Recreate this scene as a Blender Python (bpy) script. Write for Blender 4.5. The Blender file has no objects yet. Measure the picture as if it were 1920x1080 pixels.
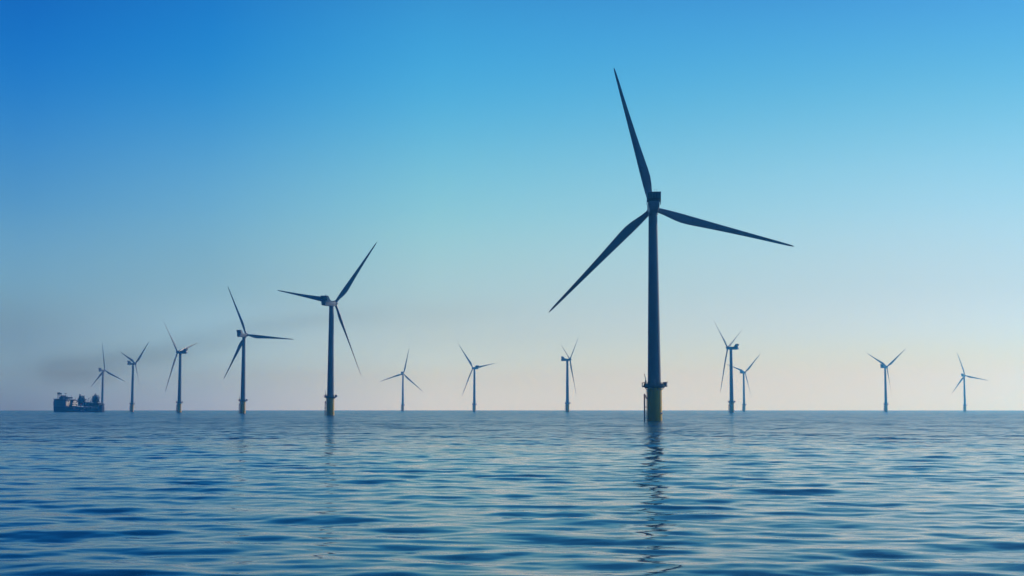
import bpy, math, random
import numpy as np
from mathutils import Matrix, Vector
R = math.radians
sc = bpy.context.scene
COL = sc.collection
RE = 6.371e6                    # radius of the earth: the sea falls away with it

def lin(c):
    return tuple((v/255/12.92 if v/255 <= .04045 else ((v/255+.055)/1.055)**2.4) for v in c)

# ------------------------------------------------------------------ camera
cam = bpy.data.objects.new('camera', bpy.data.cameras.new('camera'))
COL.objects.link(cam); sc.camera = cam
cam.data.lens = 50; cam.data.sensor_width = 36
cam.data.clip_start = .1; cam.data.clip_end = 40000
cam.location = (0, 0, 4.6)
TILT = math.atan((766.2-540)/2666.667)
cam.rotation_euler = (math.pi/2+TILT, 0, 0)

# ------------------------------------------------------------------ exposure
sc.view_settings.view_transform = 'Standard'
sc.view_settings.look = 'None'
sc.view_settings.exposure = 0; sc.view_settings.gamma = 1
sc.cycles.volume_bounces = 1
sc.cycles.max_bounces = 6

# ------------------------------------------------------------------ sky
SUN_AZ, SUN_EL = R(48), R(20)    # azimuth to the right of the view
w = bpy.data.worlds.new('World'); sc.world = w; w.use_nodes = True
nt = w.node_tree; nt.nodes.clear()
N, L = nt.nodes.new, nt.links.new
def math_node(tree, op, a, b=None, clamp=False):
    n = tree.nodes.new('ShaderNodeMath'); n.operation = op; n.use_clamp = clamp
    for i, v in enumerate((a, b)):
        if v is None: continue
        if isinstance(v, (int, float)): n.inputs[i].default_value = v
        else: tree.links.new(v, n.inputs[i])
    return n.outputs[0]
out = N('ShaderNodeOutputWorld'); bg = N('ShaderNodeBackground')
sky = N('ShaderNodeTexSky'); sky.sky_type = 'NISHITA'; sky.sun_disc = False
sky.sun_elevation = SUN_EL; sky.sun_rotation = SUN_AZ
sky.air_density = 1.0; sky.dust_density = 1.0; sky.ozone_density = 3.0
tc = N('ShaderNodeTexCoord'); sep = N('ShaderNodeSeparateXYZ'); L(tc.outputs['Generated'], sep.inputs[0])
hx, hy, hz = sep.outputs
hl = math_node(nt, 'SQRT', math_node(nt, 'ADD', math_node(nt, 'ADD', math_node(nt, 'MULTIPLY', hx, hx), math_node(nt, 'MULTIPLY', hy, hy)), 1e-6))
dot = math_node(nt, 'DIVIDE', math_node(nt, 'ADD', math_node(nt, 'MULTIPLY', hx, math.sin(SUN_AZ)), math_node(nt, 'MULTIPLY', hy, math.cos(SUN_AZ))), hl)
ZS = (0, .025, .05, .081, .1366, .21, .281, .5, 1)
SKY = {   # clear air above the haze: linear colour by height, at five distances round from the sun
#SKYBEGIN
 'back': [(0.0040,0.0160,0.0648), (0.0040,0.0160,0.0723), (0.0037,0.0160,0.0762), (0.0037,0.0152,0.0762), (0.0030,0.0144,0.0802), (0.0024,0.0130,0.0802), (0.0021,0.0130,0.0844), (0.0012,0.0103,0.0762), (0.0009,0.0103,0.0723)],
 'left': [(0.1638,0.2351,0.5876), (0.2293,0.5042,0.8431), (0.1676,0.2999,0.4408), (0.1959,0.4446,0.6630), (0.0791,0.3275,0.6534), (0.0005,0.2051,0.6767), (0.0005,0.1227,0.5356), (0.0024,0.0612,0.3278), (0.0009,0.0103,0.0723)],
 'lmid': [(0.3542,0.6151,1.6110), (0.3246,0.6204,0.9217), (0.3366,0.6410,0.9678), (0.2365,0.4648,0.6075), (0.1506,0.4575,0.7324), (0.0077,0.2726,0.7101), (0.0053,0.1950,0.6492), (0.0024,0.0612,0.3278), (0.0009,0.0103,0.0723)],
 'mid': [(0.7103,1.1315,2.0095), (0.6317,1.0080,1.2240), (0.4789,0.6757,0.7734), (0.4167,0.6650,0.7782), (0.2641,0.6513,0.7586), (0.0527,0.4357,0.8035), (0.0333,0.3223,0.7399), (0.0024,0.0612,0.3278), (0.0009,0.0103,0.0723)],
 'right': [(0.7407,1.0371,1.3046), (0.7521,0.8292,0.4106), (0.6057,0.8123,0.9549), (0.5138,0.6816,0.7671), (0.3668,0.6938,0.8916), (0.0974,0.4824,0.7400), (0.0419,0.3102,0.7740), (0.0024,0.0612,0.3278), (0.0009,0.0103,0.0723)],
#SKYEND
}
prev = None
for key, lo, hi in (('back', 0, 0), ('left', -1, .390), ('lmid', .390, .4976), ('mid', .4976, .627), ('right', .627, .851)):
    r = N('ShaderNodeValToRGB'); L(hz, r.inputs[0])
    cr = r.color_ramp; cr.interpolation = 'B_SPLINE'
    while len(cr.elements) < len(ZS): cr.elements.new(.5)
    for i, z in enumerate(ZS): cr.elements[i].position = z
    for i, c in enumerate(SKY[key]): cr.elements[i].color = (c[0]/4, c[1]/4, c[2]/4, 1)   # quartered: a ramp clips at 1
    if prev is None: prev = r.outputs[0]; continue
    m = N('ShaderNodeMapRange'); m.inputs[1].default_value = lo; m.inputs[2].default_value = hi
    L(dot, m.inputs[0])
    mx = N('ShaderNodeMixRGB'); L(m.outputs[0], mx.inputs[0]); L(prev, mx.inputs[1]); L(r.outputs[0], mx.inputs[2])
    prev = mx.outputs[0]
SKY_STRENGTH = .1
sc1 = N('ShaderNodeVectorMath'); sc1.operation = 'SCALE'; sc1.inputs[3].default_value = 4*.94/SKY_STRENGTH
L(prev, sc1.inputs[0])
mx = N('ShaderNodeVectorMath'); mx.operation = 'MULTIPLY_ADD'
L(sky.outputs[0], mx.inputs[0]); mx.inputs[1].default_value = (.04, .04, .04); L(sc1.outputs[0], mx.inputs[2])
L(mx.outputs[0], bg.inputs[0]); bg.inputs[1].default_value = SKY_STRENGTH
L(bg.outputs[0], out.inputs[0])

# ------------------------------------------------------------------ sun
sun = bpy.data.objects.new('sun', bpy.data.lights.new('sun', 'SUN')); COL.objects.link(sun)
sun.data.energy = 2.15; sun.data.angle = R(.5); sun.data.color = (1, .92, .80)
sd = Vector((math.sin(SUN_AZ)*math.cos(SUN_EL), math.cos(SUN_AZ)*math.cos(SUN_EL), math.sin(SUN_EL)))
sun.rotation_euler = sd.to_track_quat('Z', 'Y').to_euler()
sun.location = (0, 0, 500)

# ------------------------------------------------------------------ materials
def paint(name, rgb, rough=.45, var=.12, scale=.6, metallic=0., spec=.5):
    m = bpy.data.materials.new(name); m.use_nodes = True
    t = m.node_tree; b = t.nodes['Principled BSDF']
    g = t.nodes.new('ShaderNodeTexCoord')
    mp = t.nodes.new('ShaderNodeMapping'); mp.inputs['Scale'].default_value = (1, 1, .22)
    n = t.nodes.new('ShaderNodeTexNoise'); n.inputs['Scale'].default_value = scale; n.inputs['Detail'].default_value = 6
    t.links.new(g.outputs['Object'], mp.inputs[0]); t.links.new(mp.outputs[0], n.inputs[0])
    r = t.nodes.new('ShaderNodeValToRGB')
    r.color_ramp.elements[0].position = .3; r.color_ramp.elements[1].position = .7
    r.color_ramp.elements[0].color = (*[c*(1-var) for c in rgb], 1)
    r.color_ramp.elements[1].color = (*[min(1, c*(1+var)) for c in rgb], 1)
    t.links.new(n.outputs[0], r.inputs[0]); t.links.new(r.outputs[0], b.inputs['Base Color'])
    b.inputs['Roughness'].default_value = rough; b.inputs['Metallic'].default_value = metallic
    b.inputs['Specular IOR Level'].default_value = spec
    return m
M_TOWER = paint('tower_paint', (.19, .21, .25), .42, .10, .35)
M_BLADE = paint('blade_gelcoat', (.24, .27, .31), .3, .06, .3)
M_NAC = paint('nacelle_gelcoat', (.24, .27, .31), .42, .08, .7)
M_DARK = paint('dark_grille', (.06, .07, .08), .6, .2, 2)
M_DOT = paint('red_marker', (.16, .03, .03), .5, .1, 4)
M_YEL = paint('yellow_marine_paint', (.74, .44, .02), .5, .22, .5)
M_STEEL = paint('galvanised_steel', (.22, .24, .25), .5, .2, 1.5, .3)
M_WHITE = paint('white_paint', (.82, .82, .80), .35, .04, 2)
M_HULL = paint('navy_hull_paint', (.03, .035, .07), .6, .25, .25, 0, .1)
M_BOOT = paint('dark_red_antifouling', (.12, .02, .03), .6, .2, .4)
M_SHIPDK = paint('dark_ship_steel', (.03, .035, .05), .7, .3, .4, 0, .1)
M_SHIPBL = paint('blue_grey_deckhouse', (.10, .13, .19), .5, .15, .3)
M_SHIPWH = paint('white_ship_paint', (.92, .92, .9), .4, .05, .5)
M_RED = paint('red_stripe_paint', (.62, .05, .07), .5, .1, .6)
M_GLASS = paint('window_glass', (.02, .03, .04), .08, .1, 2)

# ------------------------------------------------------------------ mesh builder
class MB:
    def __init__(s): s.v = []; s.f = []; s.m = []; s.mi = 0
    def add(s, vs, fs, mi=None):
        o = len(s.v); s.v += [tuple(p) for p in vs]
        s.f += [tuple(i+o for i in f) for f in fs]; s.m += [s.mi if mi is None else mi]*len(fs)
    def box(s, x0, x1, y0, y1, z0, z1, mi=None, b=0.0):
        if b <= 0:
            s.add([(x0,y0,z0),(x1,y0,z0),(x1,y1,z0),(x0,y1,z0),(x0,y0,z1),(x1,y0,z1),(x1,y1,z1),(x0,y1,z1)],
                  [(0,3,2,1),(4,5,6,7),(0,1,5,4),(1,2,6,5),(2,3,7,6),(3,0,4,7)], mi); return
        rings = []
        for z, ins in ((z0, b), (z0+b, 0), (z1-b, 0), (z1, b)):
            X0, X1, Y0, Y1 = x0+ins, x1-ins, y0+ins, y1-ins
            rings.append([(X0+b,Y0,z),(X1-b,Y0,z),(X1,Y0+b,z),(X1,Y1-b,z),(X1-b,Y1,z),(X0+b,Y1,z),(X0,Y1-b,z),(X0,Y0+b,z)])
        s.loft(rings, mi)
    def loft(s, rings, mi=None, cap=True):
        n = len(rings[0]); vs = [p for r in rings for p in r]; fs = []
        for i in range(len(rings)-1):
            for j in range(n):
                k = (j+1) % n
                fs.append((i*n+j, i*n+k, (i+1)*n+k, (i+1)*n+j))
        if cap:
            fs.append(tuple(reversed(range(n)))); fs.append(tuple((len(rings)-1)*n+j for j in range(n)))
        s.add(vs, fs, mi)
    def lathe(s, prof, n=48, c=(0, 0), mi=None, cap=True):     # prof: (radius, z)
        s.loft([[(c[0]+r*math.cos(2*math.pi*j/n), c[1]+r*math.sin(2*math.pi*j/n), z) for j in range(n)] for r, z in prof], mi, cap)
    def tube(s, a, b, r, n=8, mi=None, r2=None):
        a, b = Vector(a), Vector(b); d = (b-a).normalized()
        u = d.cross(Vector((0, 0, 1)) if abs(d.z) < .9 else Vector((1, 0, 0))).normalized(); v = d.cross(u)
        r2 = r if r2 is None else r2
        s.loft([[p+u*(q*math.cos(2*math.pi*j/n))+v*(q*math.sin(2*math.pi*j/n)) for j in range(n)] for p, q in ((a, r), (b, r2))], mi)
    def path(s, pts, r, n=8, mi=None):
        for a, b in zip(pts, pts[1:]): s.tube(a, b, r, n, mi)
    def prism_x(s, prof, x0, x1, mi=None):                      # prof in (y,z), extruded along x
        s.loft([[(x, y, z) for y, z in prof] for x in (x0, x1)], mi)
    def prism_y(s, prof, y0, y1, mi=None):                      # prof in (x,z), extruded along y
        s.loft([[(x, y, z) for x, z in prof] for y in (y1, y0)], mi)
    def build(s, name, mats, parent=None, smooth=35):
        me = bpy.data.meshes.new(name); me.from_pydata(s.v, [], s.f)
        for m in (mats if isinstance(mats, (list, tuple)) else [mats]): me.materials.append(m)
        me.polygons.foreach_set('material_index', s.m)
        import bmesh
        bm = bmesh.new(); bm.from_mesh(me); bmesh.ops.recalc_face_normals(bm, faces=bm.faces); bm.to_mesh(me); bm.free()
        if smooth:
            me.polygons.foreach_set('use_smooth', [True]*len(me.polygons)); me.set_sharp_from_angle(angle=R(smooth))
        o = bpy.data.objects.new(name, me); COL.objects.link(o)
        if parent: o.parent = parent
        return o

def tag(o, label=None, cat=None, group=None, kind=None):
    if label: o['label'] = label
    if cat: o['category'] = cat
    if group: o['group'] = group
    if kind: o['kind'] = kind
    return o
def drop(x, y): return -(x*x+y*y)/(2*RE)

# ------------------------------------------------------------------ sea
H_CAM = 4.6; FR = 1422.
def build_water():
    rng = np.random.default_rng(11)
    # angles: fine towards the wind farm, coarser elsewhere
    th = np.concatenate([np.linspace(-27, 27, 1100), np.linspace(27, 60, 60)[1:], np.linspace(60, 300, 100)[1:], np.linspace(300, 333, 60)[1:-1]])
    th = np.radians(th)
    rs = [1.5]
    while rs[-1] < 8600:
        d = rs[-1]
        step = min(max(.04, (.20 if 90 < d < 650 else .30)*d*d/(H_CAM*FR)), d*.12) if d > 22 else max(.12, d*.05) if d < 12 else .09
        rs.append(d+step)
    rs = np.array(rs); sp = np.gradient(rs)
    D, TH = np.meshgrid(rs, th, indexing='ij')
    X = D*np.sin(TH); Y = D*np.cos(TH)
    dth = np.abs(np.gradient(np.unwrap(th)))
    SP = np.maximum(sp[:, None], 0*dth[None, :]); SPX = D*dth[None, :]
    Z = np.zeros_like(X); e_tot = 0; e_kept = np.zeros_like(X)
    nc = 150
    lam = np.exp(rng.uniform(math.log(.45), math.log(16), nc))
    for i in range(nc):
        l = lam[i]; k = 2*math.pi/l
        spread = 19+12*min(1, 2.0/l)
        a = R(rng.normal(4, spread))
        kx, ky = k*math.sin(a), k*math.cos(a)
        s = math.exp(-(math.log(l/3.4)/1.2)**2)*WAVE
        amp = s/k
        ph = rng.uniform(0, 2*math.pi)
        need = np.maximum(SP*abs(math.cos(a)), SPX*max(.15, abs(math.sin(a))))
        fade = np.clip((l/need-1.5)/1.8, 0, 1)
        # slow patchiness, like gusts over the swell
        g = 1+.55*np.sin(X*rng.uniform(-.09, .09)+Y*rng.uniform(-.05, .05)+rng.uniform(0, 6.3))*np.sin(X*rng.uniform(-.03, .03)+Y*rng.uniform(-.12, .12)+rng.uniform(0, 6.3))
        c = np.sin(kx*X+ky*Y+ph)
        Z += amp*fade*g*(c+.12*np.cos(2*(kx*X+ky*Y+ph)))
        e_tot += s*s; e_kept += s*s*fade*fade
    FAR = (1-e_kept/e_tot)
    Z += -(X*X+Y*Y)/(2*RE)
    nr, na = X.shape
    co = np.stack([X, Y, Z], -1).reshape(-1, 3)
    co = np.vstack([co, [[0, 0, 0]]])
    i = np.arange(nr-1)[:, None]; j = np.arange(na)[None, :]; k2 = (j+1) % na
    q = np.stack([i*na+j+0*k2, (i+1)*na+j+0*k2, (i+1)*na+k2, i*na+k2], -1).reshape(-1, 4)
    jj = np.arange(na); tri = np.stack([np.full(na, nr*na), jj, (jj+1) % na], -1)
    nq, ntri = len(q), len(tri)
    me = bpy.data.meshes.new('sea')
    me.vertices.add(len(co)); me.vertices.foreach_set('co', co.ravel().astype(np.float32))
    loops = np.concatenate([q.ravel(), tri.ravel()])
    me.loops.add(len(loops)); me.loops.foreach_set('vertex_index', loops.astype(np.int32))
    me.polygons.add(nq+ntri)
    me.polygons.foreach_set('loop_start', np.concatenate([np.arange(nq)*4, nq*4+np.arange(ntri)*3]).astype(np.int32))
    me.polygons.foreach_set('use_smooth', np.ones(nq+ntri, bool))
    me.update(calc_edges=True); me.validate()
    at = me.attributes.new('unresolved', 'FLOAT', 'POINT')
    at.data.foreach_set('value', np.append(FAR.ravel(), 0).astype(np.float32))
    if me.polygons[0].normal.z < 0: me.flip_normals()
    o = bpy.data.objects.new('sea', me); COL.objects.link(o); tag(o, kind='structure')
    # --- material
    m = bpy.data.materials.new('sea_water'); m.use_nodes = True; t = m.node_tree
    b = t.nodes['Principled BSDF']
    b.inputs['Base Color'].default_value = (*WATER, 1)
    b.inputs['IOR'].default_value = 1.225
    geo = t.nodes.new('ShaderNodeNewGeometry')
    att = t.nodes.new('ShaderNodeAttribute'); att.attribute_name = 'unresolved'
    def slopes(scale, detail, amp_x, amp_y, rot=0, rough=.5):
        mp = t.nodes.new('ShaderNodeMapping'); mp.inputs['Scale'].default_value = scale; mp.inputs['Rotation'].default_value = (0, 0, rot)
        n = t.nodes.new('ShaderNodeTexNoise'); n.inputs['Scale'].default_value = 1; n.inputs['Detail'].default_value = detail; n.inputs['Roughness'].default_value = rough
        t.links.new(geo.outputs['Position'], mp.inputs[0]); t.links.new(mp.outputs[0], n.inputs[0])
        s1 = t.nodes.new('ShaderNodeVectorMath'); s1.operation = 'SUBTRACT'; t.links.new(n.outputs['Color'], s1.inputs[0]); s1.inputs[1].default_value = (.5, .5, .5)
        s2 = t.nodes.new('ShaderNodeVectorMath'); s2.operation = 'MULTIPLY'; t.links.new(s1.outputs[0], s2.inputs[0]); s2.inputs[1].default_value = (amp_x, amp_y, 0)
        return s2.outputs[0]
    def scale_by(v, f):
        s = t.nodes.new('ShaderNodeVectorMath'); s.operation = 'SCALE'; t.links.new(v, s.inputs[0]); t.links.new(f, s.inputs[3]); return s.outputs[0]
    def addv(a, b_):
        s = t.nodes.new('ShaderNodeVectorMath'); s.operation = 'ADD'; t.links.new(a, s.inputs[0]); t.links.new(b_, s.inputs[1]); return s.outputs[0]
    # patches where the breeze ruffles the surface more or less
    pn = t.nodes.new('ShaderNodeTexNoise'); pn.inputs['Scale'].default_value = 1; pn.inputs['Detail'].default_value = 3
    pm = t.nodes.new('ShaderNodeMapping'); pm.inputs['Scale'].default_value = (.012, .02, 1)
    t.links.new(geo.outputs['Position'], pm.inputs[0]); t.links.new(pm.outputs[0], pn.inputs[0])
    pr = t.nodes.new('ShaderNodeMapRange'); pr.inputs[1].default_value = .35; pr.inputs[2].default_value = .65; pr.inputs[3].default_value = .55; pr.inputs[4].default_value = 1.3
    t.links.new(pn.outputs[0], pr.inputs[0])
    fine = scale_by(slopes((1.1, 3.0, 1), 4, .20, .08, .1), pr.outputs[0])
    mid = scale_by(slopes((.42, .70, 1), 3, .10, FARSLOPE, -.06), att.outputs['Fac'])
    big = scale_by(slopes((.13, .21, 1), 3, .05, FARSLOPE*.8, .05), att.outputs['Fac'])
    swell = scale_by(slopes((.035, .06, 1), 3, .03, FARSLOPE*.5, .02), att.outputs['Fac'])
    vec = addv(geo.outputs['Normal'], addv(fine, addv(mid, addv(big, swell))))
    nm = t.nodes.new('ShaderNodeVectorMath'); nm.operation = 'NORMALIZE'; t.links.new(vec, nm.inputs[0])
    t.links.new(nm.outputs[0], b.inputs['Normal'])
    rr = t.nodes.new('ShaderNodeMapRange'); rr.inputs[3].default_value = .06; rr.inputs[4].default_value = FARROUGH
    t.links.new(att.outputs['Fac'], rr.inputs[0]); t.links.new(rr.outputs[0], b.inputs['Roughness'])
    me.materials.append(m)
    return o
WAVE = .0115; WATER = (.0002, .078, .165); FARSLOPE = 1.6; FARROUGH = .19
build_water()

# ------------------------------------------------------------------ wind turbine
OV, TI, CO = 4.3, R(6), R(3)
HUB = 80.
def blade_mb():
    b = MB()
    st = [ # r, chord, thickness/chord, x of leading edge, twist
      (1.2,1.9,1.,-.95,0),(2.6,1.95,1.,-.97,2),(4.5,2.25,.78,-1.03,9),(7,2.9,.52,-1.10,15),(9.5,3.45,.38,-1.13,16),(12,3.7,.31,-1.12,14.5),
      (15,3.55,.27,-1.05,12),(19,3.15,.245,-.95,9.5),(24,2.68,.22,-.83,7),(30,2.2,.20,-.71,5),(37,1.72,.185,-.58,3),(44,1.3,.175,-.46,1.5),
      (50,.98,.17,-.36,.5),(53.5,.74,.165,-.28,0),(55.2,.48,.16,-.18,0),(56,.12,.16,-.03,0)]
    n = 14; rings = []
    for r, c, t, le, tw in st:
        circ = max(0, min(1, (t-.35)/.6)); tw = R(tw+PITCH*min(1, max(0, (r-2)/6)))
        ring = []
        for k in range(2*n):
            a = 2*math.pi*k/(2*n)
            s = .5-.5*math.cos(a)
            yt = t/.2*(.2969*math.sqrt(s)-.126*s-.3516*s*s+.2843*s**3-.1036*s**4)
            af = yt*(1 if k <= n else -1)
            ci = .5*math.sin(a)*t
            y = (af*(1-circ)+ci*circ)*c
            x = s*c+le
            ca, sa = math.cos(tw), math.sin(tw)
            ring.append((x*ca+y*sa, -x*sa+y*ca - .0, r))
        rings.append(ring)
    b.loft(rings)
    for r, x in ((6.5,.3),(16,.5),(25.5,.35),(37,.2),(47,.1)):     # small receptor marks on the skin
        for sgn in (-1, 1):
            th_ = {6.5:.62,16:.42,25.5:.26,37:.16,47:.09}[r]
            tw = R(PITCH+{6.5:14,16:11,25.5:6.4,37:3,47:1}[r]); ca, sa = math.cos(tw), math.sin(tw)
            y0 = sgn*th_
            pts = []
            for yy in (y0*.6, y0*1.12+sgn*.02):
                pts.append([((x+.2*math.cos(q))*ca+yy*sa, -(x+.2*math.cos(q))*sa+yy*ca, r+.2*math.sin(q)) for q in np.linspace(0, 2*math.pi, 9)[:-1]])
            b.loft(pts, 1)
    return b
PITCH = 4
def make_turbine():
    root = bpy.data.objects.new('wind_turbine', None); COL.objects.link(root)
    # transition piece, local +X to the right of the photo
    m = MB(); m.lathe([(2.78,-6),(2.78,2.0),(2.82,2.02),(2.82,2.2),(2.78,2.22),(2.78,11.4),(2.62,12.3),(2.62,13.0)], 56)
    tp = m.build('transition_piece', M_YEL, root)
    m = MB()
    for y in (-.95, .95):
        m.tube((-3.75, y, -3), (-3.75, y, 10.1), .2, 10)
        for z in (1.2, 5.2, 8.6): m.tube((-3.75, y, z), (-2.4, y*.9, z+.0), .13, 8)
        m.tube((-3.7, y, 9.9), (-2.5, y*.9, 8.0), .12, 8)
    m.build('boat_landing', M_STEEL, tp)
    m = MB()
    for y in (-.3, .3): m.tube((-3.05, y, -2), (-3.05, y, 13.2), .06, 6)
    for k in range(50): m.tube((-3.05, -.3, -1.5+k*.29), (-3.05, .3, -1.5+k*.29), .025, 5)
    for z in (3, 7, 10.8, 12.2): m.box(-3.05, -2.6, -.35, .35, z, z+.12)
    m.build('ladder', M_STEEL, tp)
    m = MB()                                                     # small white bulkhead fitting near the water
    m.lathe([(.0,-.30),(.34,-.26),(.46,-.1),(.46,.1),(.34,.26),(.0,.3)], 20)
    o = m.build('fitting', M_WHITE, tp); o.location = (2.45, -1.45, 2.9); o.scale = (1.25, 1.25, 1)
    m = MB(); m.tube((1.9, 2.3, -4), (1.9, 2.3, 12.9), .16, 8); m.build('cable_pipe', M_YEL, tp)
    # platform
    m = MB(); n = 12
    ring = lambda r, z, ox=0: [(r*math.cos(2*math.pi*(j+.5)/n)+ox, r*math.sin(2*math.pi*(j+.5)/n), z) for j in range(n)]
    m.loft([ring(3.3, 12.35), ring(3.95, 12.75), ring(4.05, 13.1), ring(4.05, 13.25)])
    m.box(2.5, 4.75, -1.2, 1.2, 12.78, 13.22); m.box(-4.55, -3, -1.5, 1.5, 12.6, 13.2)
    for j in range(n):
        a = 2*math.pi*(j+.5)/n
        m.tube((2.7*math.cos(a), 2.7*math.sin(a), 11.5), (3.9*math.cos(a), 3.9*math.sin(a), 12.7), .09, 6)
    pf = m.build('platform', M_STEEL, root)
    m = MB(); pts = ring(3.98, 0)
    pts = [p for p in pts]
    for j in range(n):
        a, c = pts[j], pts[(j+1) % n]
        for z in (13.7, 14.35): m.tube((a[0], a[1], z), (c[0], c[1], z), .045, 5)
        m.tube((a[0], a[1], 13.2), (a[0], a[1], 14.4), .05, 5)
        mx_, my_ = (a[0]+c[0])/2, (a[1]+c[1])/2
        m.tube((mx_, my_, 13.2), (mx_, my_, 14.38), .04, 5)
    for y in (-1.5, 1.5): m.path([(-4, y, 14.35), (-4.52, y, 14.35), (-4.52, y, 13.2)], .045, 5)
    m.box(-4.56, -4.50, -1.5, 1.5, 13.25, 14.3)
    for a_ in range(-2, 5):                                      # kick panels around the left half
        a = 2*math.pi*(a_+5.5)/n; c = a+2*math.pi/n
        m.add([(3.96*math.cos(a),3.96*math.sin(a),13.24),(3.96*math.cos(c),3.96*math.sin(c),13.24),(3.96*math.cos(c),3.96*math.sin(c),14.0),(3.96*math.cos(a),3.96*math.sin(a),14.0),
               (3.9*math.cos(a),3.9*math.sin(a),13.24),(3.9*math.cos(c),3.9*math.sin(c),13.24),(3.9*math.cos(c),3.9*math.sin(c),14.0),(3.9*math.cos(a),3.9*math.sin(a),14.0)],
              [(0,1,2,3),(5,4,7,6),(0,3,7,4),(1,5,6,2),(3,2,6,7),(0,4,5,1)])
    m.build('railing', M_STEEL, pf)
    m = MB(); m.box(3.25, 4.55, -.9, .9, 13.24, 14.55, b=.06); m.tube((4.6,-1.1,13.2),(4.85,-1.1,14.75),.05,6); m.tube((4.6,1.1,13.2),(4.85,1.1,14.75),.05,6)
    m.tube((4.85,-1.1,14.7),(4.85,1.1,14.7),.045,6)
    m.build('equipment_locker', M_NAC, pf)
    m = MB()
    m.tube((-3.25, -.6, 13.2), (-3.25, -.6, 15.0), .22, 10); m.box(-3.55, -3.0, -.85, -.35, 14.6, 15.1)
    m.tube((-3.2, -.6, 14.9), (-3.75, -.6, 17.6), .17, 8, None, .1); m.tube((-3.55,-.6,14.3),(-4.1,-.6,14.35),.18,8)
    m.tube((-3.75, -.6, 17.55), (-3.95, -.6, 17.2), .06, 6)
    m.build('davit_crane', M_STEEL, pf)
    # tower
    m = MB(); prof = [(2.5, 13.0)]
    for z in (34, 56):
        rr = 2.5+(1.62-2.5)*((z-13)/(77.9-13))**1.05
        prof += [(rr, z-.12), (rr+.035, z-.1), (rr+.035, z+.1), (rr, z+.12)]
    prof += [(1.66, 77.2), (1.62, 77.9)]
    m.lathe(prof, 64)
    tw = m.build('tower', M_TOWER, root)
    m = MB(); m.box(-.45, .45, -2.56, -2.40, 13.5, 15.6, b=.04); m.build('door', M_NAC, tw)
    # nacelle, local +Y upwind, origin at hub height on the tower axis
    yaw = bpy.data.objects.new('nacelle', None)
    m = MB()
    def sec(y, w_, zb, zt, wb):
        c = .35
        return [(-wb,y,zb),(wb,y,zb),(w_,y,zb+(zt-zb)*.42),(w_,y,zt-c),(w_-c,y,zt),(-w_+c,y,zt),(-w_,y,zt-c),(-w_,y,zb+(zt-zb)*.42)]
    m.loft([sec(-9.6,1.75,-1.55,1.2,1.25), sec(-9.35,2.0,-1.95,1.5,1.5), sec(-6,2.12,-2.08,1.62,1.6), sec(0,2.12,-2.08,1.62,1.6), sec(1.8,2.05,-2.0,1.62,1.6), sec(2.9,1.6,-1.6,1.5,1.3)])
    m.lathe([(1.95,-2.35),(1.95,-2.0)], 32)
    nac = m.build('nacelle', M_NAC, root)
    m = MB()
    # cooler: slatted radiator across the roof at the rear, in a frame with raked side cheeks
    for sx in (-1, 1):
        m.prism_x([(-9.9,4.75),(-7.6,4.9),(-6.9,4.2),(-4.6,1.55),(-8.9,1.55),(-8.4,2.3)] if 0 else [(-9.75,4.9),(-7.2,4.9),(-4.5,1.55),(-5.6,.5),(-8.0,.55),(-8.6,2.3)], sx*2.52-.06, sx*2.52+.06, 0)
    m.box(-2.46, 2.46, -9.7, -7.3, 4.72, 4.9, 0)
    m.box(-2.46, 2.46, -8.75, -7.0, 2.2, 2.36, 0)
    m.prism_x([(-7.25,4.7),(-7.05,4.7),(-4.6,1.62),(-4.8,1.62)], -2.45, 2.45, 0)
    m.box(-2.46, 2.46, -9.1, -8.9, 2.4, 4.7, 1)
    for k in range(9):
        x = -2.3+k*.575; m.prism_x([(-9.62,4.7),(-9.35,4.7),(-8.95,2.37),(-9.15,2.37)], x-.07, x+.07, 0)
    cool = m.build('cooler', [M_NAC, M_DARK], nac)
    for x in (.35, 1.1):
        m = MB(); m.tube((x,-7.9,4.88),(x,-7.9,6.0),.035,5); m.lathe([(.0,5.95),(.1,6.0),(.1,6.12),(0,6.17)], 8, (x,-7.9)); m.build('wind_sensor', M_STEEL, nac)
    m = MB(); m.box(-1.2,1.2,-9.66,-9.5,-.7,.75,b=.03); m.build('rear_hatch', M_NAC, nac)
    # hub: spinner with three blade collars
    m = MB(); prof = [(1.55,-1.5),(1.75,-1.1),(1.85,-.2),(1.78,.7),(1.45,1.6),(.9,2.2),(.35,2.45),(0.01,2.5)]
    m.loft([[(r*math.cos(2*math.pi*j/40), z, r*math.sin(2*math.pi*j/40)) for j in range(40)] for r, z in prof])
    for k in range(3):
        a = k*2*math.pi/3; d = Vector((math.sin(a)*math.cos(CO), math.sin(CO), math.cos(a)*math.cos(CO)))
        m.tube(d*.9, d*1.95, 1.12, 28)
    hub = m.build('hub', M_NAC, root)
    blades = []
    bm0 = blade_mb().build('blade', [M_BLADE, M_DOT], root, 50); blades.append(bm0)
    for k in range(2):
        c = bm0.copy(); COL.objects.link(c); blades.append(c)
    return root

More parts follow.
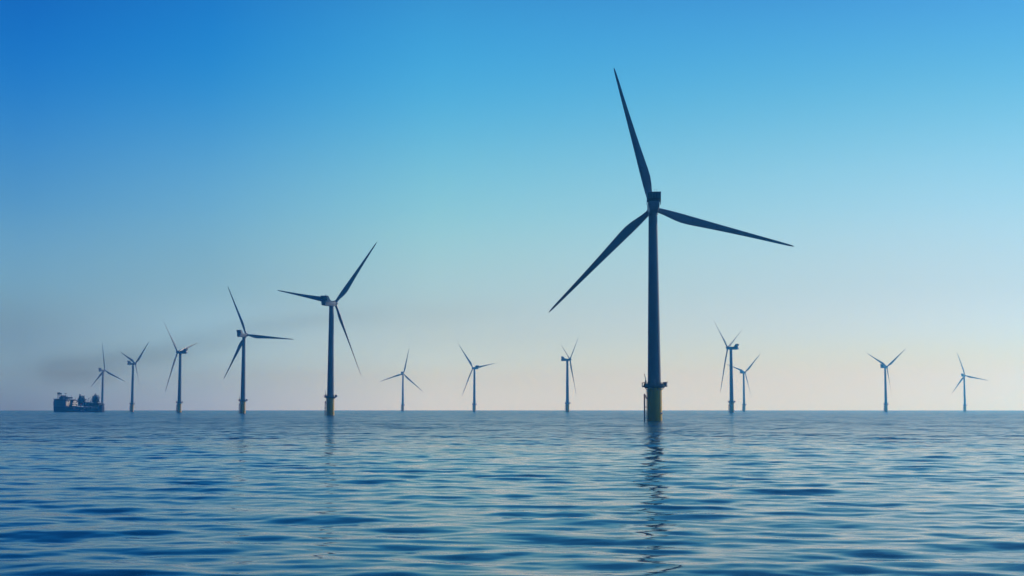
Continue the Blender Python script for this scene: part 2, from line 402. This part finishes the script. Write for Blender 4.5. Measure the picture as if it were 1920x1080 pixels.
def children(o): return [c for c in bpy.data.objects if c.parent == o]
def copy_tree(o, parent=None):
    c = o.copy(); COL.objects.link(c); c.parent = parent
    for ch in children(o): copy_tree(ch, c)
    return c
def pose(root, x, y, psi, ph, feather=0):
    root.location = (x, y, drop(x, y))
    M = Matrix.Translation((0, 0, HUB)) @ Matrix.Rotation(-R(psi), 4, 'Z')
    k = 0
    for ch in children(root):
        nm = ch.name.split('.')[0]
        if nm == 'nacelle': ch.matrix_local = M @ Matrix.Rotation(TI*0, 4, 'X')
        elif nm in ('hub', 'blade'):
            q = M @ Matrix.Rotation(TI, 4, 'X') @ Matrix.Translation((0, OV, 0)) @ Matrix.Rotation(R(ph), 4, 'Y')
            if nm == 'blade':
                q = q @ Matrix.Rotation(k*2*math.pi/3, 4, 'Y') @ Matrix.Rotation(-CO, 4, 'X') @ Matrix.Rotation(R(feather), 4, 'Z'); k += 1
            ch.matrix_local = q
TURB = [
 (53.2,532.6,2.8,345.1,'largest and nearest turbine, dark tower on a thick yellow base'),
 (-129.5,1017.7,30.0,41.7,'second largest turbine, one blade up right and a sunlit blade hanging down'),
 (-275.4,1460.1,24.8,336.0,'turbine with one blade reaching level right, next left of the second largest'),
 (-443.0,1900.4,-72.3,315.2,'side-on turbine left of centre with its nacelle pointing right, third tower from the ship'),
 (-635.2,2386.2,46.0,51.6,'turbine with its nacelle pointing left, second tower from the ship'),
 (-805.2,2803.9,30.9,353.8,'turbine rising directly behind the ship, one blade straight up'),
 (-235.9,3081.7,9.2,12.9,'small hazy turbine just right of the second largest, two blades spread low'),
 (-69.7,2640.4,-41.1,320.1,'small hazy turbine near the middle, blades up left, level right and down left'),
 (85.1,2189.7,76.0,55.8,'nearly edge-on turbine with a narrow V of blades, just left of the largest'),
 (272.4,1769.5,-60.0,304.4,'darker of the two overlapping turbines right of the largest one'),
 (481.0,2957.6,51.1,49.2,'paler of the two overlapping turbines, its left blade behind the darker tower'),
 (672.7,2567.2,60.8,57.3,'pale turbine with a wide V of blades, second tower from the right edge'),
 (1027.3,3237.1,45.8,342.6,'palest and farthest turbine, standing alone nearest the right edge'),
]
proto = make_turbine()
for i, (x, y, psi, ph, lab) in enumerate(TURB):
    o = proto if i == 0 else copy_tree(proto)
    o.rotation_euler = (0, 0, 0)
    tag(o, lab, 'wind turbine', 'wind turbines standing in the sea')
    pose(o, x, y, psi, ph, 40 if i in (1, 4, 10, 11) else 20 if i in (3, 9) else 0)

# ------------------------------------------------------------------ dredger
SHIP_Y = 2100.; SHIP_X = (147-960)/2666.667*SHIP_Y
PXM = SHIP_Y/2666.667/16
sx = lambda v: (v-910)*PXM*1.19
sp = lambda v: sx(v+68)                  # for things fixed to the near side
sz = lambda v: (765-v)*PXM
def ship():
    root = bpy.data.objects.new('dredger', None); COL.objects.link(root)
    root.location = (SHIP_X+44*PXM, SHIP_Y, drop(SHIP_X, SHIP_Y)); root.rotation_euler = (0, 0, -R(20))
    tag(root, 'dark blue ship with white wall panels and a red stripe, on the far left horizon', 'ship')
    B = 7.2
    m = MB()
    # waterplane sections from bow (left) to stern; half-beam by station, deck height by station
    st = [(160,.25,8.4),(175,1.6,8.3),(215,3.6,8.2),(290,5.8,8.1),(400,7.0,8.0),(560,B,7.8),(900,B,7.6),(1300,B,7.6),(1500,6.9,7.7),(1590,5.6,8.0),(1640,4.0,8.2),(1655,2.6,8.2)]
    rings = []
    for x, hb, zt in st:
        X = sx(x); lean = 1.2 if x < 200 else 0
        rings.append([(X+lean, -hb*.75, -3), (X+lean*.8, -hb*.9, 0), (X+lean*.5, -hb*.97, 1.0), (X, -hb, zt), (X, hb, zt), (X+lean*.5, hb*.97, 1.0), (X+lean*.8, hb*.9, 0), (X+lean, hb*.75, -3)])
    m.loft(rings)
    hull = m.build('hull', M_HULL, root, 25)
    m = MB(); m.prism_y([(sp(600),sz(764)),(sp(1560),sz(764)),(sp(1560),sz(738)),(sp(600),sz(742))], -B-.05, -B+.3)
    m.build('boot_topping', M_BOOT, hull)
    m = MB()
    # red stripe: runs along the deck edge, steps down in a double slash, then aft
    yf = -B-.06
    def strip(pts, wd, mi=0):
        for (x0, z0), (x1, z1) in zip(pts, pts[1:]):
            X0, Z0, X1, Z1 = sp(x0), sz(z0), sp(x1), sz(z1)
            dx, dz = X1-X0, Z1-Z0; l = math.hypot(dx, dz); nx, nz = -dz/l*wd/2, dx/l*wd/2
            m.prism_y([(X0-nx, Z0-nz), (X1-nx, Z1-nz), (X1+nx, Z1+nz), (X0+nx, Z0+nz)], yf, yf+.1, mi)
    strip([(560,624),(756,624)], .35); strip([(762,616),(806,690)], .9); strip([(800,616),(842,684)], .9); strip([(846,692),(952,692)], .95)
    m.build('stripe', M_RED, hull)
    m = MB()
    random.seed(4)
    x = 1290
    while x < 1550:                                             # worn white lettering, too far off to read
        wl = random.uniform(9, 15)
        if random.random() > .18:
            m.box(sp(x), sp(x+wl*.35), yf, yf+.09, sz(652), sz(628)); m.box(sp(x+wl*.35), sp(x+wl), yf, yf+.09, sz(random.choice((640,652))), sz(random.choice((628,634))))
        x += wl+6
    for x in (1000, 1030, 1062, 1094): m.box(sp(x), sp(x+22), yf, yf+.09, sz(726), sz(690+random.uniform(-8, 10)))
    m.box(sp(1090), sp(1150), yf, yf+.09, sz(668), sz(650))
    m.build('lettering', M_SHIPWH, hull)
    m = MB()                                                    # bulwark and bollards at the ends
    m.prism_y([(sx(1560),sz(602)),(sx(1655),sz(590)),(sx(1640),sz(545)),(sx(1585),sz(560))], -2.5, 2.5)
    m.tube((sx(1610),0,sz(575)),(sx(1700),0,sz(540)),.35,8); m.tube((sx(1640),-2,sz(560)),(sx(1640),-2,sz(505)),.2,6)
    m.build('stern_ramp', M_SHIPDK, hull)
    # forecastle and accommodation block
    m = MB()
    def blk(x0, x1, zlo, zhi, hb, b=.25, mi=0): m.box(sx(x0), sx(x1), -hb, hb, sz(zlo), sz(zhi), mi, b)
    m.loft([[(sx(a), -hb, z), (sx(612), -6.9, z), (sx(612), 6.9, z), (sx(a), hb, z)] for a, hb, z in ((188,2.2,8.0),(182,2.6,11),(192,3.2,15),(214,3.6,sz(385)))])
    blk(214, 520, 384, 368, 6.0, .1)
    acc = m.build('superstructure', M_SHIPBL, root)
    for zz in (545, 480, 420):
        for x in range(330, 600, 34):
            yb = -(3.0+(6.9-3.0)*(x-190)/422)
            m = MB(); m.box(0, sx(x+16)-sx(x), -.08, .12, 0, .75); o = m.build('window', M_GLASS, acc); o.location = (sx(x), yb-.12, sz(zz)); o.rotation_euler = (0, 0, -.17)
    m = MB()
    m.prism_y([(sx(386),sz(370)),(sx(500),sz(370)),(sx(505),sz(305)),(sx(468),sz(298)),(sx(462),sz(268)),(sx(440),sz(266)),(sx(432),sz(298)),(sx(392),sz(320))], -5, 5)
    m.build('wheelhouse', M_SHIPDK, acc)
    m = MB()
    for x, y in ((290,-1.5),(372,-1.5),(290,1.5),(372,1.5)): m.tube((sx(x+(331-x)*.0),y,sz(372)),(sx(x+(331-x)*.12),y,sz(190)),.22,6)
    for z in (330,280,235): m.tube((sx(292),-1.5,sz(z)),(sx(372),-1.5,sz(z-30)),.14,6); m.tube((sx(372),-1.5,sz(z)),(sx(292),-1.5,sz(z-30)),.14,6)
    m.box(sx(283), sx(322), -1.6, 1.6, sz(240), sz(178)); m.box(sx(345), sx(380), -1.4, 1.4, sz(235), sz(195)); m.tube((sx(345),0,sz(200)),(sx(345),0,sz(165)),.12,6)
    m.build('mast', M_SHIPDK, acc)
    m = MB()
    m.tube((sx(520),0,sz(368)),(sx(520),0,sz(196)),.2,6); m.tube((sx(478),0,sz(212)),(sx(556),0,sz(204)),.16,6); m.box(sx(500),sx(540),-.5,.5,sz(218),sz(200))
    m.tube((sx(702),0,sz(400)),(sx(702),0,sz(245)),.16,6); m.tube((sx(570),0,sz(330)),(sx(570),0,sz(286)),.3,6)
    m.tube((sx(805),1,sz(400)),(sx(805),1,sz(335)),.14,6); m.tube((sx(890),1,sz(400)),(sx(890),1,sz(352)),.14,6)
    m.build('antenna', M_SHIPDK, acc)
    m = MB(); m.prism_y([(sx(535),sz(345)),(sx(600),sz(322)),(sx(670),sz(318)),(sx(692),sz(335)),(sx(680),sz(362)),(sx(560),sz(368))], -3.5, 3.5)
    for x in (570, 620, 670): m.tube((sx(x),-2,sz(400)),(sx(x),-2,sz(360)),.2,6)
    m.build('lifeboat', M_SHIPDK, acc)
    # white after wall of the accommodation, its top cut to a V by the funnel casing
    m = MB()
    def wall(x, pts): m.prism_x([(y, sz(z)) for y, z in pts], sx(x), sx(x)+.4)
    wall(612, [(-6.9,612),(-6.9,500),(-6.9,430),(-4.2,426),(-.6,472),(2.6,424),(6.6,430),(3.0,505),(2.4,612)])
    m.build('after_wall', M_SHIPWH, acc)
    # midships deckhouse with its decks open towards the stern
    m = MB()
    blk(650, 716, 604, 545, 2.6); blk(640, 800, 404, 390, 1.5, .08); blk(720, 800, 604, 404, 5.0)
    blk(618, 860, 612, 604, 6.6, .03)
    dh = m.build('deckhouse', M_SHIPDK, root)
    m = MB()
    for a, b_, c, d in ((640,720,500,514),(640,716,575,592),(640,654,500,590),(704,718,500,590),(664,690,536,548)): m.box(sx(a+20), sx(b_+20), -3.2, -2.9, sz(d), sz(c))
    m.build('window_frame', M_SHIPWH, dh)
    for z, hb in ((430, 3.8), (482, 6.2), (545, 6.6)):
        m = MB(); wall(802, [(-hb,z+33),(-hb,z+12),(-hb*.5,z),(0,z-6),(hb*.5,z),(hb,z+12),(hb,z+33)])
        m.box(sx(802), sx(826), -hb, hb, sz(z+36), sz(z+31)); m.build('balcony', M_SHIPWH, dh)
    # dredging gantries: lattice towers with pulleys, hoppers and pipes
    def gantry(x0, x1, zb, pts, lumps):
        m = MB()
        cx_ = (x0+x1)/2; m.prism_y([(sx(cx_+(a-cx_)*.8), sz(zb+(b-zb)*.85)) for a, b in pts], -1.6, 1.6)
        for (lx, lz, lr) in lumps:
            lr *= .5
            m.loft([[(sx(lx)+lr*k*math.cos(q), yy, sz(lz)+lr*k*math.sin(q)) for q in np.linspace(0, 2*math.pi, 13)[:-1]] for yy, k in ((-1.8,.6),(-1.3,1),(1.3,1),(1.8,.6))])
        random.seed(int(x0))
        for _ in range(46):
            a = random.uniform(x0, x1); b_ = random.uniform(x0, x1)
            m.tube((sx(a), random.uniform(-5, 5), sz(zb)), (sx(a*.6+b_*.4), random.uniform(-4, 4), sz(zb-random.uniform(60, 225))), random.choice((.2,.3,.45)), 5)
        return m
    m = gantry(880, 1110, 480, [(895,604),(1140,604),(1130,420),(1090,330),(1060,300),(1045,420),(1015,420),(985,290),(962,235),(928,240),(925,330),(915,400),(900,410)],
               [(948,252,1.5),(985,300,1.3),(1045,300,1.6),(1100,395,1.6),(930,350,1.4),(1070,345,1.3)])
    m.build('dredge_gantry', M_SHIPDK, root)
    m = gantry(1330, 1520, 470, [(1345,490),(1490,490),(1470,380),(1445,290),(1425,215),(1400,215),(1395,280),(1350,330),(1340,380)],
               [(1412,232,1.3),(1335,300,1.0),(1332,380,1.2),(1375,330,1.9),(1430,330,1.9),(1500,330,1.0),(1515,380,1.1),(1465,400,1.7),(1468,280,.9)])
    m.path([(sx(1460),-3.6,sz(290)),(sx(1490),-3.6,sz(320)),(sx(1525),-3.6,sz(350)),(sx(1525),-3.6,sz(420)),(sx(1500),-3.6,sz(470))], .3, 6)
    m.build('dredge_gantry', M_SHIPDK, root)
    m = MB()
    blk(1140, 1590, 606, 500, 6.2); blk(1240, 1560, 500, 486, 6.6, .06, 1); blk(1140, 1250, 500, 470, 4.5, .1)
    for x, z in ((1165,370),(1195,385),(1220,340),(1240,350),(1275,310),(1300,420),(1330,440)):
        m.tube((sx(x),-1,sz(500)),(sx(x),-1,sz(z)),.17,6); m.tube((sx(x-14),-1,sz(z+20)),(sx(x+12),-1,sz(z+12)),.12,5)
    m.build('hopper_casing', [M_SHIPDK, M_SHIPBL], root)
    m = MB()
    mp_ = paint('grey_pipe', (.55,.57,.58), .5)
    for a_, b_, c_, d_ in ((1056,1076,562,482),(1138,1154,560,486),(932,946,590,540)):
        m = MB(); m.box(sp(a_),sp(b_),-7.0,-5.6,sz(c_),sz(d_),None,.12); m.build('vent_pipe', mp_, root)
    for a_, b_, c_ in ((985,1006,515),(868,880,550)):
        m = MB(); m.box(sp(a_),sp(b_),-7.0,-5.6,sz(604),sz(c_)); m.tube((sp(b_),-6.4,sz(c_+4)),(sp(b_+26),-7.6,sz(c_-14)),.18,6); m.build('red_davit', M_RED, root)
    m = MB()
    for x in range(900, 1560, 36): m.tube((sx(x),-7.0,7.5),(sx(x),-7.0,8.9),.07,4)
    m.tube((sx(900),-7.0,8.9),(sx(1560),-7.0,8.9),.07,4)
    m.build('railing', M_SHIPBL, root)
ship()

# ------------------------------------------------------------------ smoke drifting from the ship
def smoke():
    x0, x1, z0, z1, yy = -790., 60., 34., 192., 2230.
    m = MB(); cx, cz = (x0+x1)/2, (z0+z1)/2
    m.box(x0-cx, x1-cx, -35, 35, z0-cz, z1-cz)
    mat = bpy.data.materials.new('exhaust_smoke'); mat.use_nodes = True; t = mat.node_tree
    t.nodes.remove(t.nodes['Principled BSDF'])
    pv = t.nodes.new('ShaderNodeVolumePrincipled'); pv.inputs['Color'].default_value = (.34, .30, .22, 1)
    t.links.new(pv.outputs[0], t.nodes['Material Output'].inputs['Volume'])
    g = t.nodes.new('ShaderNodeTexCoord'); s = t.nodes.new('ShaderNodeSeparateXYZ'); t.links.new(g.outputs['Object'], s.inputs[0])
    mn = lambda op, a, b=None, c=False: math_node(t, op, a, b, c)
    u = mn('DIVIDE', mn('ADD', s.outputs[0], x1-cx), x1-x0)             # 0 left .. 1 right
    # centre line rises to the right
    cr = t.nodes.new('ShaderNodeFloatCurve'); t.links.new(u, cr.inputs[1]); c = cr.mapping.curves[0]
    c.points[0].location = (0, .19); c.points[1].location = (1, .86)
    for p in ((.14,.21),(.24,.31),(.42,.56),(.64,.73),(.87,.82)): c.points.new(*p)
    cr.mapping.update()
    nz = t.nodes.new('ShaderNodeTexNoise'); mp = t.nodes.new('ShaderNodeMapping'); mp.inputs['Scale'].default_value = (.006, .012, .022); mp.inputs['Rotation'].default_value = (0, R(8), 0)
    nz.inputs['Scale'].default_value = 1; nz.inputs['Detail'].default_value = 4
    t.links.new(g.outputs['Object'], mp.inputs[0]); t.links.new(mp.outputs[0], nz.inputs[0])
    zc = mn('ADD', mn('MULTIPLY', cr.outputs[0], z1-z0), -(z1-z0)/2)
    dz = mn('SUBTRACT', s.outputs[2], zc)
    dz = mn('ADD', dz, mn('MULTIPLY', mn('SUBTRACT', nz.outputs[0], .5), 40.))
    q = mn('DIVIDE', dz, mn('ADD', 21., mn('MULTIPLY', u, -7.)))
    gz = mn('POWER', 2.718, mn('MULTIPLY', mn('MULTIPLY', q, q), -1.))
    ys = mn('DIVIDE', s.outputs[1], 20.); gy = mn('POWER', 2.718, mn('MULTIPLY', mn('MULTIPLY', ys, ys), -1.))
    al = t.nodes.new('ShaderNodeFloatCurve'); t.links.new(u, al.inputs[1]); c = al.mapping.curves[0]
    c.points[0].location = (0, 0); c.points[1].location = (1, 0)
    for p in ((.05,.25),(.11,1),(.18,1.),(.25,.6),(.42,.42),(.6,.25),(.75,.12),(.9,.05)): c.points.new(*p)
    al.mapping.update()
    nn = t.nodes.new('ShaderNodeMapRange'); nn.inputs[1].default_value = .3; nn.inputs[2].default_value = .7; nn.inputs[3].default_value = .4; nn.inputs[4].default_value = 1.3
    t.links.new(nz.outputs[0], nn.inputs[0])
    edge = mn('MULTIPLY', mn('SUBTRACT', 1., mn('POWER', mn('ABSOLUTE', mn('DIVIDE', s.outputs[2], (z1-z0)/2)), 8.)), 1., True)
    d = mn('MULTIPLY', mn('MULTIPLY', mn('MULTIPLY', gz, gy), mn('MULTIPLY', al.outputs[0], nn.outputs[0])), mn('MULTIPLY', edge, SMOKE))
    t.links.new(mn('MAXIMUM', d, 0.), pv.inputs['Density'])
    o = m.build('smoke', mat, None, 0); o.location = (cx, yy, cz)
    tag(o, 'thin brownish exhaust smoke drifting from above the ship towards the right', 'smoke', None, 'stuff')
SMOKE = .015
smoke()

# ------------------------------------------------------------------ haze
def haze():
    m = MB(); m.box(-8900, 8900, -8900, 8900, -8, 205)
    mat = bpy.data.materials.new('sea_haze'); mat.use_nodes = True; t = mat.node_tree
    t.nodes.remove(t.nodes['Principled BSDF'])
    pv = t.nodes.new('ShaderNodeVolumePrincipled')
    pv.inputs['Color'].default_value = (*HAZE_C, 1); pv.inputs['Absorption Color'].default_value = (1, 1, 1, 1)
    pv.inputs['Density'].default_value = HAZE_D; pv.inputs['Anisotropy'].default_value = .75
    t.links.new(pv.outputs[0], t.nodes['Material Output'].inputs['Volume'])
    o = m.build('haze', mat, None, 0); tag(o, kind='stuff')
HAZE_D = .00025; HAZE_C = (.07, .45, .95)
haze()
